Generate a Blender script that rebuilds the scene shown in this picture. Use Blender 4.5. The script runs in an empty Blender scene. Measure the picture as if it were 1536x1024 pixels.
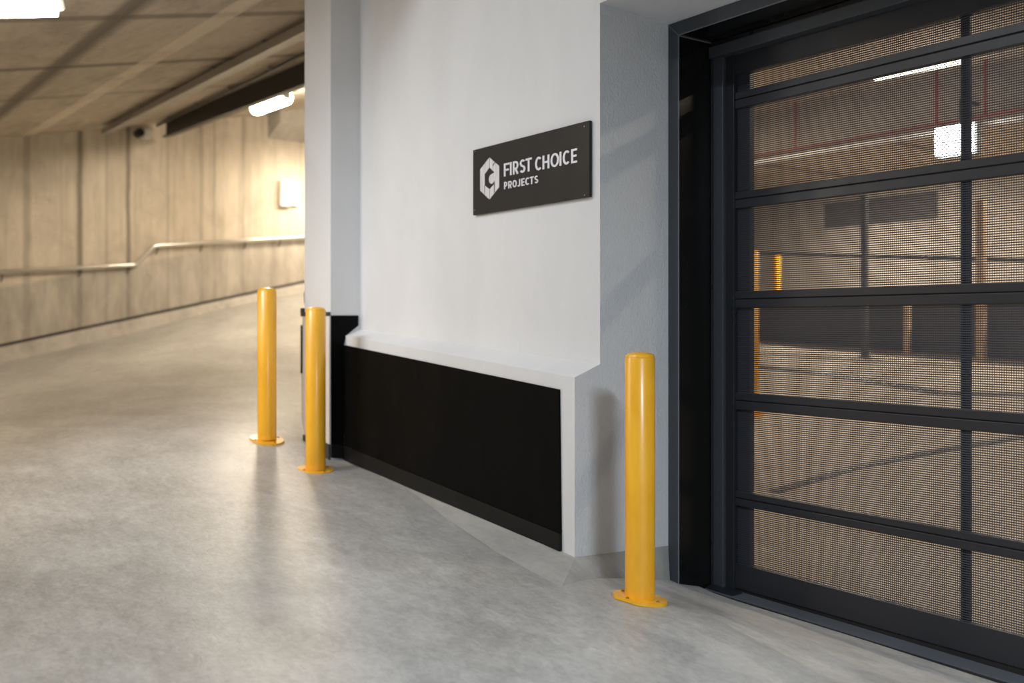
import bpy, bmesh, math, random
import numpy as np
from mathutils import Vector, Matrix
random.seed(4)
SC = bpy.context.scene
COL = SC.collection

# ------------------------------------------------------------------ survey of the place
# Photograph 1536x1024, focal 1493 px, eye 1.29 m above the bollard foot, horizon on row 485.
F, HX, HY, VX, CZ = 1493.0, 768.0, 485.0, -300.0, 1.29
YAW = math.atan((HX - VX) / F)
CC, SS = math.cos(YAW), math.sin(YAW)
DV, RV = (-CC, SS), (SS, CC)          # view direction and right direction on plan

def dep(px, py, D):
    u = (px - HX) / F * D
    return Vector((D*DV[0] + u*RV[0], D*DV[1] + u*RV[1], CZ + (HY - py)/F*D))
def onY(px, py, Y):
    k = (px - HX)/F
    return dep(px, py, Y/(DV[1] + k*RV[1]))
def onX(px, py, X):
    k = (px - HX)/F
    return dep(px, py, X/(DV[0] + k*RV[0]))

# ------------------------------------------------------------------ helpers
def tag(o, label=None, cat=None, group=None, kind=None):
    if label: o['label'] = label
    if cat: o['category'] = cat
    if group: o['group'] = group
    if kind: o['kind'] = kind
    return o
def empty(name, loc):
    o = bpy.data.objects.new(name, None); COL.objects.link(o)
    o.location = loc; o.empty_display_size = 0.1
    return o
def thing(name, label, cat, loc=(0, 0, 0), group=None):
    return tag(empty(name, loc), label, cat, group)
def obj(name, bm, mat, parent=None, smooth=False, kind=None, angle=35):
    """bm is built in world coordinates; the parent's offset is taken out."""
    bmesh.ops.recalc_face_normals(bm, faces=bm.faces[:])
    if parent is not None:
        off = Vector(parent.location)
        p = parent.parent
        while p is not None:
            off += Vector(p.location); p = p.parent
        bmesh.ops.translate(bm, verts=bm.verts[:], vec=-off)
    me = bpy.data.meshes.new(name); bm.to_mesh(me); bm.free()
    me.materials.append(mat)
    if smooth:
        me.shade_smooth()
        try: me.set_sharp_from_angle(angle=math.radians(angle))
        except Exception: pass
    o = bpy.data.objects.new(name, me); COL.objects.link(o)
    if parent is not None: o.parent = parent
    if kind: o['kind'] = kind
    return o
def B(): return bmesh.new()
def hexa(bm, a, b, bevel=0.0):
    """solid between two matching loops of points"""
    va = [bm.verts.new(p) for p in a]; vb = [bm.verts.new(p) for p in b]
    n = len(a); fs = [bm.faces.new(va[::-1]), bm.faces.new(vb)]
    for i in range(n):
        fs.append(bm.faces.new((va[i], va[(i+1) % n], vb[(i+1) % n], vb[i])))
    if bevel > 0:
        es = {e for f in fs for e in f.edges}
        bmesh.ops.bevel(bm, geom=list(es), offset=bevel, segments=2, affect='EDGES', profile=0.5)
    return bm
def box(bm, x0, x1, y0, y1, z0, z1, bevel=0.0):
    if x0 > x1: x0, x1 = x1, x0
    if y0 > y1: y0, y1 = y1, y0
    if z0 > z1: z0, z1 = z1, z0
    return hexa(bm, [(x0,y0,z0),(x1,y0,z0),(x1,y1,z0),(x0,y1,z0)], [(x0,y0,z1),(x1,y0,z1),(x1,y1,z1),(x0,y1,z1)], bevel)
def quad(bm, *pts):
    return bm.faces.new([bm.verts.new(p) for p in pts])
def tube(bm, pts, r, n=14, caps=True):
    pts = [Vector(p) for p in pts]; rings = []
    for i, p in enumerate(pts):
        a = (pts[i] - pts[i-1]).normalized() if i > 0 else None
        b = (pts[i+1] - pts[i]).normalized() if i < len(pts)-1 else None
        t = (a + b).normalized() if a and b else (a or b)
        up = Vector((0,0,1)) if abs(t.z) < 0.95 else Vector((1,0,0))
        s = t.cross(up).normalized(); u = s.cross(t)
        k = 1.0
        if a and b: k = 1/max(0.5, math.cos(a.angle(b)/2))
        rings.append([bm.verts.new(p + (s*math.cos(q) + u*math.sin(q))*r*(k if False else 1)) for q in [2*math.pi*j/n for j in range(n)]])
    for i in range(len(rings)-1):
        for j in range(n):
            bm.faces.new((rings[i][j], rings[i][(j+1)%n], rings[i+1][(j+1)%n], rings[i+1][j]))
    if caps: bm.faces.new(rings[0][::-1]); bm.faces.new(rings[-1])
    return bm
def lathe(bm, prof, c, n=48):
    c = Vector(c); rings = []
    for r, z in prof:
        if r < 1e-6: rings.append([bm.verts.new(c + Vector((0,0,z)))])
        else: rings.append([bm.verts.new(c + Vector((r*math.cos(2*math.pi*j/n), r*math.sin(2*math.pi*j/n), z))) for j in range(n)])
    for a, b in zip(rings, rings[1:]):
        for j in range(n):
            k = (j+1) % n
            if len(a) == 1: bm.faces.new((a[0], b[k], b[j]))
            elif len(b) == 1: bm.faces.new((a[j], a[k], b[0]))
            else: bm.faces.new((a[j], a[k], b[k], b[j]))
    if len(rings[0]) > 1: bm.faces.new(rings[0][::-1])
    if len(rings[-1]) > 1: bm.faces.new(rings[-1])
    return bm
def smooth_path(pts, r, n=6):
    """rounds the inner corners of a polyline"""
    pts = [Vector(p) for p in pts]; out = [pts[0]]
    for i in range(1, len(pts)-1):
        p = pts[i]; a = (pts[i-1]-p); b = (pts[i+1]-p)
        ra = min(r, a.length*0.45); rb = min(r, b.length*0.45)
        A = p + a.normalized()*ra; Bq = p + b.normalized()*rb
        for k in range(n+1):
            t = k/n
            out.append(A*(1-t)**2 + p*2*t*(1-t) + Bq*t*t)
    out.append(pts[-1]); return out

# ------------------------------------------------------------------ materials
def mat(name, color, rough=0.5, metal=0.0, spec=0.5, emit=None, estr=0.0):
    m = bpy.data.materials.new(name); m.use_nodes = True
    b = m.node_tree.nodes['Principled BSDF']
    b.inputs['Base Color'].default_value = (*color, 1)
    b.inputs['Roughness'].default_value = rough
    b.inputs['Metallic'].default_value = metal
    b.inputs['Specular IOR Level'].default_value = spec
    if emit:
        b.inputs['Emission Color'].default_value = (*emit, 1)
        b.inputs['Emission Strength'].default_value = estr
    return m
class N:
    def __init__(s, m):
        s.m = m; s.t = m.node_tree; s.b = s.t.nodes['Principled BSDF']
        g = s.t.nodes.new('ShaderNodeNewGeometry'); s.pos = g.outputs['Position']
        s.nrm = g.outputs['True Normal']
    def new(s, typ, **kw):
        n = s.t.nodes.new(typ)
        for k, v in kw.items(): setattr(n, k, v)
        return n
    def link(s, a, b): s.t.links.new(a, b)
    def mapv(s, scale=(1,1,1), loc=(0,0,0), rot=(0,0,0)):
        n = s.new('ShaderNodeMapping'); s.link(s.pos, n.inputs['Vector'])
        n.inputs['Scale'].default_value = scale; n.inputs['Location'].default_value = loc; n.inputs['Rotation'].default_value = rot
        return n.outputs['Vector']
    def noise(s, vec, scale, detail=4, rough=0.55, dist=0.0):
        n = s.new('ShaderNodeTexNoise'); s.link(vec, n.inputs['Vector'])
        n.inputs['Scale'].default_value = scale; n.inputs['Detail'].default_value = detail
        n.inputs['Roughness'].default_value = rough; n.inputs['Distortion'].default_value = dist
        return n.outputs['Fac']
    def ramp(s, fac, stops):
        n = s.new('ShaderNodeValToRGB'); s.link(fac, n.inputs['Fac'])
        e = n.color_ramp.elements
        while len(e) < len(stops): e.new(0.5)
        for el, (p, c) in zip(e, stops):
            el.position = p; el.color = (*c, 1) if len(c) == 3 else c
        return n.outputs['Color']
    def math(s, op, a, b=None, c=None, clamp=False):
        n = s.new('ShaderNodeMath', operation=op, use_clamp=clamp)
        for i, v in enumerate((a, b, c)):
            if v is None: continue
            if isinstance(v, (int, float)): n.inputs[i].default_value = v
            else: s.link(v, n.inputs[i])
        return n.outputs[0]
    def mix(s, fac, a, b, typ='MIX'):
        n = s.new('ShaderNodeMix', data_type='RGBA', blend_type=typ)
        if isinstance(fac, (int, float)): n.inputs[0].default_value = fac
        else: s.link(fac, n.inputs[0])
        for i, v in ((6, a), (7, b)):
            if isinstance(v, tuple): n.inputs[i].default_value = (*v, 1)
            else: s.link(v, n.inputs[i])
        return n.outputs[2]
    def sep(s, vec=None):
        n = s.new('ShaderNodeSeparateXYZ'); s.link(vec or s.pos, n.inputs[0]); return n.outputs
    def bump(s, h, strength, dist=0.01):
        n = s.new('ShaderNodeBump'); s.link(h, n.inputs['Height'])
        n.inputs['Strength'].default_value = strength; n.inputs['Distance'].default_value = dist
        s.link(n.outputs['Normal'], s.b.inputs['Normal'])
    def color(s, c): s.link(c, s.b.inputs['Base Color'])
    def rough(s, r): s.link(r, s.b.inputs['Roughness'])
    def line(s, coord, at, half, soft):
        """1 on the line coord == at, falling to 0 outside half+soft"""
        d = s.math('ABSOLUTE', s.math('SUBTRACT', coord, at))
        n = s.new('ShaderNodeMapRange'); s.link(d, n.inputs[0])
        n.inputs[1].default_value = half; n.inputs[2].default_value = half + soft
        n.inputs[3].default_value = 1; n.inputs[4].default_value = 0
        return n.outputs[0]

def m_floor():
    m = mat('polished_concrete', (.4,.39,.37), .3); n = N(m)
    big = n.noise(n.mapv((.5,.8,.6)), 1.1, 6, .6, .2)
    mid = n.noise(n.mapv((1.2,1.8,1.2)), 1.7, 10, .70, .5)
    fin = n.noise(n.mapv((1,1.5,1)), 26, 8, .75)
    patch = n.noise(n.mapv((.9,1.2,1),(3.4,1.2,0)), 1.5, 5, .6, .3)
    c = n.ramp(big, [(.35,(.295,.286,.272)),(.5,(.42,.413,.397)),(.65,(.55,.542,.522))])
    c2 = n.ramp(mid, [(.36,(.235,.231,.222)),(.51,(.42,.412,.397)),(.66,(.64,.63,.61))])
    c = n.mix(.5, c, c2)
    c = n.mix(n.math('MULTIPLY', n.ramp(patch, [(.47,(0,0,0)),(.60,(1,1,1))]), .55), c, (.225,.212,.196))
    fl = n.noise(n.mapv((1,2.1,1), rot=(0,0,.5)), 8.5, 8, .7, .6)
    c = n.mix(.27, c, n.ramp(fl, [(.36,(.20,.197,.19)),(.52,(.43,.423,.408)),(.66,(.66,.65,.63))]))
    crk = n.noise(n.mapv((1,1.6,1),(2,5,0)), 5.0, 9, .78, .9)
    c = n.mix(n.math('MULTIPLY', n.ramp(crk, [(.60,(0,0,0)),(.70,(1,1,1))]), .4), c, (.17,.168,.162))
    c = n.mix(.24, c, n.ramp(fin, [(.32,(.2,.2,.195)),(.68,(.68,.67,.65))]))
    n.color(c)
    n.rough(n.ramp(mid, [(.3,(.36,.36,.36)),(.7,(.47,.47,.47))]))
    n.bump(n.math('ADD', n.math('MULTIPLY', fin, .5), n.math('MULTIPLY', fl, .8)), .2, .01)
    return m
def m_plaster(name, col, bstr, bscale=70):
    m = mat(name, col, .62, spec=.3); n = N(m)
    a = n.noise(n.mapv((.6,.6,.25)), 2.2, 4, .6, .3)
    lo = tuple(v*.90 for v in col)
    n.color(n.ramp(a, [(.3, lo), (.65, col)]))
    h = n.noise(n.mapv((1,1,.55)), bscale, 3, .5, 1.2)
    n.bump(h, bstr, .006)
    return m
def m_concrete(name, base, dark, joints_y=(), seam_x=(), seam_y=(), strips=(), wall=False, gap=None):
    m = mat(name, base, .75, spec=.25); n = N(m)
    sc = (.9,.9,.25) if wall else (.5,1.6,1)
    a = n.noise(n.mapv(sc), 1.4, 6, .62, .5)
    b = n.noise(n.mapv(sc, (5,2,1)), 5.5, 5, .65, .4)
    f = n.noise(n.pos, 26, 4, .6)
    mid = tuple((x+y)/2 for x, y in zip(base, dark))
    c = n.ramp(a, [(.28, dark), (.46, mid), (.66, base)])
    hi = tuple(min(1, v*1.22) for v in base)
    c = n.mix(.38, c, n.ramp(b, [(.3, dark), (.55, base), (.75, hi)]))
    c = n.mix(.10, c, n.ramp(f, [(.3, dark), (.7, hi)]))
    # form-tie pits
    v = n.new('ShaderNodeTexVoronoi'); n.link(n.mapv((1.2,1.2,1.2)), v.inputs['Vector']); v.inputs['Scale'].default_value = 2.2
    pit = n.ramp(v.outputs['Distance'], [(.03,(1,1,1)),(.06,(0,0,0))])
    c = n.mix(n.math('MULTIPLY', pit, .45), c, tuple(v*.45 for v in dark))
    X, Y, Z = n.sep()[0:3]
    wob = n.math('MULTIPLY', n.math('SUBTRACT', n.noise(n.pos, 2.5, 3), .5), .04)
    for y0, half, k in joints_y:
        c = n.mix(n.math('MULTIPLY', n.line(n.math('ADD', Y, wob), y0, half, half*1.5), k), c, tuple(v*.34 for v in dark))
    for x0, half, k in seam_x:
        c = n.mix(n.math('MULTIPLY', n.line(n.math('ADD', X, wob), x0, half, half*1.5), k), c, tuple(v*.34 for v in dark))
    for y0, half, k in strips:
        c = n.mix(n.math('MULTIPLY', n.line(n.math('ADD', Y, wob), y0, half, .03), k), c, tuple(min(1, v*1.45) for v in base))
    if gap:
        # lower lift of the wall: a greyer pour under the handrail
        z0, k, dz = gap
        d = n.math('SUBTRACT', Z, n.math('ADD', n.math('MULTIPLY', Y, k), z0))
        low = n.new('ShaderNodeMapRange'); n.link(d, low.inputs[0])
        low.inputs[1].default_value = dz; low.inputs[2].default_value = dz - .06; low.inputs[3].default_value = 0; low.inputs[4].default_value = 1
        g = n.ramp(b, [(.3,(.23,.215,.2)),(.5,(.33,.31,.285)),(.75,(.5,.475,.44))])
        c = n.mix(n.math('MULTIPLY', low.outputs[0], .62), c, g)
    if wall:
        run = n.noise(n.mapv((3.2,3.2,.16)), 2.0, 5, .6, .2)
        c = n.mix(n.math('MULTIPLY', n.ramp(run, [(.52,(0,0,0)),(.70,(1,1,1))]), .42), c, tuple(v*.55 for v in dark))
        blot = n.noise(n.mapv((.8,.8,.8),(7,3,2)), 1.6, 6, .65, .3)
        c = n.mix(n.math('MULTIPLY', n.ramp(blot, [(.5,(0,0,0)),(.66,(1,1,1))]), .35), c, tuple(v*.7 for v in dark))
    else:
        blot = n.noise(n.mapv((.7,1.6,.8),(7,3,2)), 1.5, 6, .65, .3)
        c = n.mix(n.math('MULTIPLY', n.ramp(blot, [(.5,(0,0,0)),(.68,(1,1,1))]), .40), c, tuple(v*.6 for v in dark))
    n.color(c)
    n.bump(n.math('ADD', f, n.math('MULTIPLY', b, 2)), .25, .01)
    return m

# ceiling plane (rises to the back wall and along the ramp)
DW = 15.0
XW = dep(0, 518, DW).x
_a, _b = onX(0, 207, XW), onX(400, 172, XW)
CY = (_b.z - _a.z)/(_b.y - _a.y); CX = -0.040
C0 = _a.z - CY*_a.y - CX*_a.x
def zc(x, y): return C0 + CX*x + CY*y
def onC(px, py, off=0.0):
    u = (px - HX)/F; dx, dy, dz = DV[0]+u*RV[0], DV[1]+u*RV[1], (HY-py)/F
    t = (C0 + off - CZ)/(dz - CX*dx - CY*dy)
    return dep(px, py, t)

Y1 = 3.25
X0 = onY(862, 836.6, Y1).x
YU = onX(900, 546, X0).y
XC = onY(540, 494, YU).x
YC = onX(496, 686, XC).y
Y1L = onX(517.5, 600, XC).y                  # the lower wall face leaves the column here
def onW(px, py):
    k = (px - HX)/F; dx, dy = DV[0]+k*RV[0], DV[1]+k*RV[1]
    m_ = (Y1L-Y1)/(XC-X0)
    return dep(px, py, (Y1 - m_*X0)/(dy - m_*dx))
def yW(x): return Y1 + (Y1L-Y1)*(x-X0)/(XC-X0)
XL = onY(457, 600, YC).x
YF = onX(1002, 37, X0).y
XF = onY(1018, 53, YF).x
YT = onX(1068, 65, XF).y
YE = YT - .10                               # edge of the driveway slab before the door sill
XR = 0.45                                    # right end of the door opening (out of frame)

M = {}
M['floor'] = m_floor()
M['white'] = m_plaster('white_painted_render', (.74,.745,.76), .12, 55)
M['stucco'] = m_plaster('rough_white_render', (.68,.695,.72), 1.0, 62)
jy = [(onX(120,300,XW).y, .022, .75), (onX(192,300,XW).y, .018, .7), (onX(40,300,XW).y, .03, .4), (onX(302,440,XW).y, .02, .35),
      (onX(252,280,XW).y, .012, .3), (onX(365,300,XW).y, .015, .3), (onX(322,300,XW).y, .012, .3), (onX(160,250,XW).y,.012,.3)]
_g0, _g1 = onX(0,518,XW), onX(457,422,XW)
gk = (_g1.z-_g0.z)/(_g1.y-_g0.y); gz = _g0.z - gk*_g0.y
M['cwall'] = m_concrete('board_marked_concrete_wall', (.66,.59,.49), (.42,.365,.29), joints_y=jy, wall=True, gap=(gz, gk, .90))
sy = [(onC(45,132).y, .045, .75), (onC(150,57).y, .04, .45)]
sx = [(onC(110,100).x, .05, .7), (onC(340,22).x, .05, .6), (onC(20,150).x, .05, .4)]
st = [(onC(265,68).y, .085, .55)]
M['cceil'] = m_concrete('concrete_soffit', (.52,.45,.36), (.33,.28,.215), seam_x=sx, seam_y=(), joints_y=sy, strips=st)
M['cplain'] = m_concrete('grey_concrete', (.50,.47,.43), (.33,.31,.28))
M['gfloor'] = m_concrete('tan_concrete_floor', (.46,.41,.35), (.38,.335,.28))
M['toe'] = m_concrete('concrete_toe', (.40,.395,.38), (.25,.245,.235))
def m_black(name, col, r, spec=.5, bs=0.03):
    m = mat(name, col, r, spec=spec); n = N(m)
    a = n.noise(n.mapv((1,1,.4)), 5, 4); n.rough(n.ramp(a, [(.3,(r*.85,)*3), (.7,(r*1.15,)*3)]))
    n.bump(n.noise(n.pos, 240, 2), bs, .002)
    return m
M['panel'] = m_black('black_wall_guard', (.0035,.0035,.0036), .55, .05)
M['skirt'] = m_black('black_skirting', (.009,.009,.009), .45, .15)
M['frame'] = m_black('black_powder_coat', (.016,.018,.022), .30, .5)
M['framegrey'] = m_black('charcoal_powder_coat', (.045,.052,.062), .36, .5)
M['edge'] = m_black('edge_highlight_grey', (.16,.18,.2), .35, .5)  # pale grey standing in for light caught on the frame edges
M['jamb'] = m_black('gloss_black_lining', (.006,.006,.006), .25, .4)
M['rail'] = m_black('door_rail_black', (.016,.017,.022), .42, .5)
M['mesh'] = m_black('mesh_black', (.034,.038,.049), .5, .4)
M['mull'] = m_black('mullion_navy_black', (.012,.015,.024), .5, .4)
def m_yellow():
    m = mat('safety_yellow', (.92,.46,.02), .34, spec=.5); n = N(m)
    a = n.noise(n.mapv((2,2,1)), 3.0, 5, .6, .3)
    n.color(n.ramp(a, [(.3,(.82,.385,.015)), (.5,(.90,.45,.02)), (.7,(.95,.49,.03))]))
    n.bump(n.noise(n.pos, 160, 2), .05, .002)
    n.b.inputs['Coat Weight'].default_value = .3; n.b.inputs['Coat Roughness'].default_value = .2
    return m
M['yellow'] = m_yellow()
M['bolt'] = mat('painted_bolt', (.5,.25,.03), .4, .8)
M['steel'] = mat('brushed_stainless', (.72,.70,.66), .28, 1.0)
M['darksteel'] = mat('dark_steel', (.05,.045,.04), .5, .3)
M['galv'] = mat('galvanised_steel', (.33,.31,.28), .5, .6)
M['sign'] = m_black('sign_charcoal', (.022,.020,.0195), .5, .2, .015)
M['signside'] = m_black('sign_edge_black', (.006,.006,.007), .4)
M['letter'] = mat('brushed_silver_lettering', (.72,.73,.80), .42, .15)
def m_brushed():
    m = mat('brushed_silver_emblem', (.7,.7,.74), .4, .25); n = N(m)
    a = n.noise(n.mapv((60,1,2)), 3, 3); n.color(n.ramp(a, [(.3,(.46,.46,.5)), (.6,(.76,.76,.81))]))
    return m
M['emblem'] = m_brushed()
M['plastic'] = mat('white_plastic', (.80,.79,.77), .4)
M['plasticgrey'] = mat('pale_grey_plastic', (.60,.64,.66), .4)
M['blackplastic'] = mat('black_plastic', (.012,.013,.012), .45)
M['guardwhite'] = mat('cream_white_column_guard', (.74,.70,.67), .5)
M['guarddark'] = mat('dark_grey_trim', (.045,.043,.042), .5)
M['warmtube'] = mat('lit_warm_tube', (.9,.88,.8), .4, emit=(1,.85,.64), estr=310)
M['toptube'] = mat('lit_ceiling_tube', (.9,.88,.8), .4, emit=(1,.86,.64), estr=26)
M['cooltube'] = mat('lit_tube', (.9,.9,.9), .4, emit=(1,.86,.68), estr=30)
M['lamp'] = mat('lit_floodlight', (.9,.9,.9), .4, emit=(1,.93,.85), estr=42)
M['red'] = mat('red_sprinkler_paint', (.30,.045,.03), .45)
M['tan'] = mat('tan_post', (.62,.45,.30), .5)
M['greypost'] = mat('dark_grey_post', (.09,.09,.09), .5)
M['dado'] = m_black('dark_grey_wall_paint', (.085,.082,.082), .6, .3)
M['screw'] = mat('screw_head', (.25,.24,.24), .35, .9)
M['groove'] = mat('dark_joint', (.006,.006,.007), .7)
M['thresh'] = m_black('charcoal_threshold', (.10,.11,.125), .38, .5)

# ------------------------------------------------------------------ floor height field
def tps_fit(P):
    P = np.array(P, float); x = P[:, :2]; n = len(P)
    r = np.linalg.norm(x[:, None]-x[None], axis=2)
    K = np.where(r > 0, r*r*np.log(np.maximum(r, 1e-9)), 0) + np.eye(n)*0.002
    Pm = np.hstack([np.ones((n, 1)), x])
    A = np.zeros((n+3, n+3)); A[:n, :n] = K; A[:n, n:] = Pm; A[n:, :n] = Pm.T
    w = np.linalg.solve(A, np.concatenate([P[:, 2], np.zeros(3)]))
    def f(a, b):
        rr = np.hypot(x[:, 0]-a, x[:, 1]-b)
        k = np.where(rr > 0, rr*rr*np.log(np.maximum(rr, 1e-9)), 0)
        return float(k @ w[:n] + w[n] + w[n+1]*a + w[n+2]*b)
    return f
b3 = dep(960, 898, F*1.13/363); b2 = dep(473.5, 705, F*1.13/240); b1 = dep(400.5, 660, F*1.13/224)
pts = [tuple(b3), tuple(b2), tuple(b1)]
for px, py in ((519,690), (560,707), (600,724)): pts.append(tuple(onW(px,py)))
pts += [(-3.71,2.938,.03), (-4.243,3.01,.06), (-3.874,2.96,.04)]
pts += [tuple(onX(1002,868,X0)), tuple(onY(1060,885,YE)), tuple(onY(1200,930,YE)), tuple(onY(1497,1024,YE)), (0.6, YE, -.22), (2.5, YE, -.24)]
for px, py in ((0,543), (100,520), (200,497), (300,470), (457,437)): pts.append(tuple(onX(px, py, XW)))
pts += [(-4,.5,0), (-2,.3,-.02), (-2.2,1.8,-.04), (0,0,-.04), (2.5,0,-.06), (2.5,2.5,-.18), (0,2.6,-.13), (-6,-3.5,.02), (-10,-3.5,.1), (XW,-3.5,.25), (0,-3.5,0), (2.5,-3.5,0), (-9.2,1.0,.33)]
hf = tps_fit(pts)
bm = B()
xs = [XW + (2.9-XW)*i/120 for i in range(121)]; ys = [-3.6 + i*(YE+3.6)/52 for i in range(53)]
ys += [YE + (8.4-YE)*i/14 for i in range(1, 15)]
V = {}
for i, x in enumerate(xs):
    for j, y in enumerate(ys):
        if y > YE + .02 and x > XC - .25: continue
        V[i, j] = bm.verts.new((x, y, hf(x, y)))
for i in range(len(xs)-1):
    for j in range(len(ys)-1):
        k = [(i,j),(i+1,j),(i+1,j+1),(i,j+1)]
        if all(q in V for q in k): bm.faces.new([V[q] for q in k])
obj('floor', bm, M['floor'], smooth=True, kind='structure', angle=180)

# ------------------------------------------------------------------ far concrete wall, ceiling, shell
bm = B()
zt = zc(XW, 9)+.4
box(bm, XW-.3, XW, -3.9, 8.7, -.6, zt)
wall_ramp = obj('wall_back', bm, M['cwall'], kind='structure')
# kerb fillet along its foot, under the open joint
bm = B(); A_, Bq, Cq = [], [], []
for px in range(-330, 760, 30):
    y = onX(px, 480, XW).y
    if y < -3.4 or y > 8.3: continue
    zj = gz + gk*y; zf = hf(XW+.16, y)
    A_.append((XW, y, zj-.02)); Bq.append((XW+.035, y, zj-.03)); Cq.append((XW+.17, y, zf-.01))
rows = [[bm.verts.new(p) for p in L] for L in (A_, Bq, Cq)]
for i in range(len(A_)-1):
    for a, b in ((0,1),(1,2)): bm.faces.new((rows[a][i], rows[a][i+1], rows[b][i+1], rows[b][i]))
obj('trim_5', bm, M['cplain'], kind='structure')
bm = B()
y0, y1 = A_[0][1], A_[-1][1]
hexa(bm, [(XW-.02,y0,gz+gk*y0-.022),(XW+.012,y0,gz+gk*y0-.022),(XW+.012,y0,gz+gk*y0+.018),(XW-.02,y0,gz+gk*y0+.018)],
         [(XW-.02,y1,gz+gk*y1-.022),(XW+.012,y1,gz+gk*y1-.022),(XW+.012,y1,gz+gk*y1+.018),(XW-.02,y1,gz+gk*y1+.018)])
obj('trim_6', bm, M['groove'], kind='structure')
# ceilings
XS = -5.6
bm = B()
hexa(bm, [(XW-.3,-3.9,zc(XW-.3,-3.9)),(XS,-3.9,zc(XS,-3.9)),(XS,8.7,zc(XS,8.7)),(XW-.3,8.7,zc(XW-.3,8.7))],
         [(XW-.3,-3.9,6.6),(XS,-3.9,6.6),(XS,8.7,6.6),(XW-.3,8.7,6.6)])
obj('ceiling', bm, M['cceil'], kind='structure')
bm = B(); box(bm, XS+.01, 3.2, -3.9, YU+.3, 4.6, 4.9)
obj('ceiling_landing', bm, M['cplain'], kind='structure')
bm = B(); box(bm, XW-.3, 3.2, -3.9, -3.6, -.6, 6.6); obj('wall_left', bm, M['cplain'], kind='structure')
bm = B(); box(bm, 2.9, 3.2, -3.6, YT, -.6, 6.6); obj('wall_right', bm, M['cplain'], kind='structure')
bm = B(); box(bm, XW, -8.6, 8.4, 8.7, -.6, 6.6); obj('wall_end', bm, M['cplain'], kind='structure')
# concrete downstand high on the far wall beside the column
bm = B()
p, q = onX(402,178,XW), onX(402,208,XW)
yy1 = onX(560,178,XW).y
zt_, zb_ = p.z, q.z
hexa(bm, [(XW-.01,p.y,zb_),(XW+.55,p.y,zb_+.22),(XW+.55,p.y,zc(XW,p.y)+.1),(XW-.01,p.y,zc(XW,p.y)+.1)],
         [(XW-.01,yy1,zb_+.0),(XW+.55,yy1,zb_+.22),(XW+.55,yy1,zc(XW,yy1)+.1),(XW-.01,yy1,zc(XW,yy1)+.1)])
obj('trim_7', bm, M['cplain'], kind='structure')

# ------------------------------------------------------------------ white front wall with ledge, column, reveal, soffit
YD = YT + .35
zl0, zl1 = onW(518,503).z, onW(862,566).z
zi0, zi1 = onY(540,494,YU).z, onX(900,546,X0).z
ZT = 4.65
zb1, zb2 = onW(862,836.6).z, onX(1001.4,819.4,X0).z
zb0 = onW(519,690).z
bm = B()
L = [(XC,Y1L,zb0-.25),(XC,Y1L,zl0),(XC,YU,zi0),(XC,YU,ZT),(XC,YD,ZT),(XC,YD,zb0-.25)]
# the right end stops above the concrete toe
R = [(X0,Y1,zb1),(X0,Y1,zl1),(X0,YU,zi1),(X0,YU,ZT),(X0,YD,ZT),(X0,YD,zb2-.05)]
hexa(bm, L, R)
bmesh.ops.recalc_face_normals(bm, faces=bm.faces[:])
wf = obj('wall_front', bm, M['white'], kind='structure')
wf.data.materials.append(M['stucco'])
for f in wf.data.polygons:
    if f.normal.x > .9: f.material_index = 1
# lintel over the opening; its soffit falls a little towards the door
s0, s1 = onX(902,5,X0), onX(1002,37,X0)
bm = B()
hexa(bm, [(X0,YU,s0.z),(X0,YF,s1.z),(X0,YD,s1.z),(X0,YD,ZT),(X0,YU,ZT)],
         [(XR+.3,YU,s0.z),(XR+.3,YF,s1.z),(XR+.3,YD,s1.z),(XR+.3,YD,ZT),(XR+.3,YU,ZT)])
obj('wall_lintel', bm, M['white'], kind='structure')
bm = B(); box(bm, XR+.3, 2.9, YU, YD, -.5, ZT); obj('wall_pier', bm, M['white'], kind='structure')
# column
bm = B(); box(bm, XL, XC, YC, YD, -.2, ZT)
obj('column', bm, M['white'], kind='structure')
# concrete toe under the wall end
bm = B()
A = onW(545,700); Bc = Vector((X0, Y1, zb1)); Cc = Vector((X0, onX(1001.4,819.4,X0).y, zb2))
T = Vector((-3.71,2.938,.03)); D_ = onX(1005,869.5,X0+.02)
P2 = Vector((-3.874,2.96,.04)); P3 = Vector((-4.243,3.01,.06)); P4 = Vector((-5.2,3.16,hf(-5.2,3.16)))
W2, W3, W4 = onW(815,814.5), onW(740,783), onW(640,741)
for v in (T, P2, P3, P4): v.z = hf(v.x, v.y)-.004
T = dep(841.5, 883, (CZ-T.z)*F/(883-HY)); D_.z -= .01
top = [A, W4, W3, W2, Bc]; bot = [A+Vector((0,-.02,-.02)), P4, P3, P2, T]
def patch(bm, f, nu, nv):
    g_ = [[bm.verts.new(f(u/nu, v/nv)) for v in range(nv+1)] for u in range(nu+1)]
    for u in range(nu):
        for v in range(nv): bm.faces.new((g_[u][v], g_[u+1][v], g_[u+1][v+1], g_[u][v+1]))
def piece(L, t_):
    k_ = min(int(t_*(len(L)-1)), len(L)-2); return L[k_].lerp(L[k_+1], t_*(len(L)-1)-k_)
up_ = Vector((0,.004,.004))
patch(bm, lambda u, v: (piece(top, u)+up_).lerp(piece(bot, u), v), 24, 4)
patch(bm, lambda u, v: (Bc.lerp(Cc, u)+up_).lerp(T.lerp(D_, u), v), 12, 6)
vi = bm.verts.new((X0-.3, YF, zb2+.05)); bm.faces.new((bm.verts.new(Bc+up_), bm.verts.new(Cc+up_), vi))
obj('trim_1', bm, M['toe'], smooth=True, kind='structure', angle=30)

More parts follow.
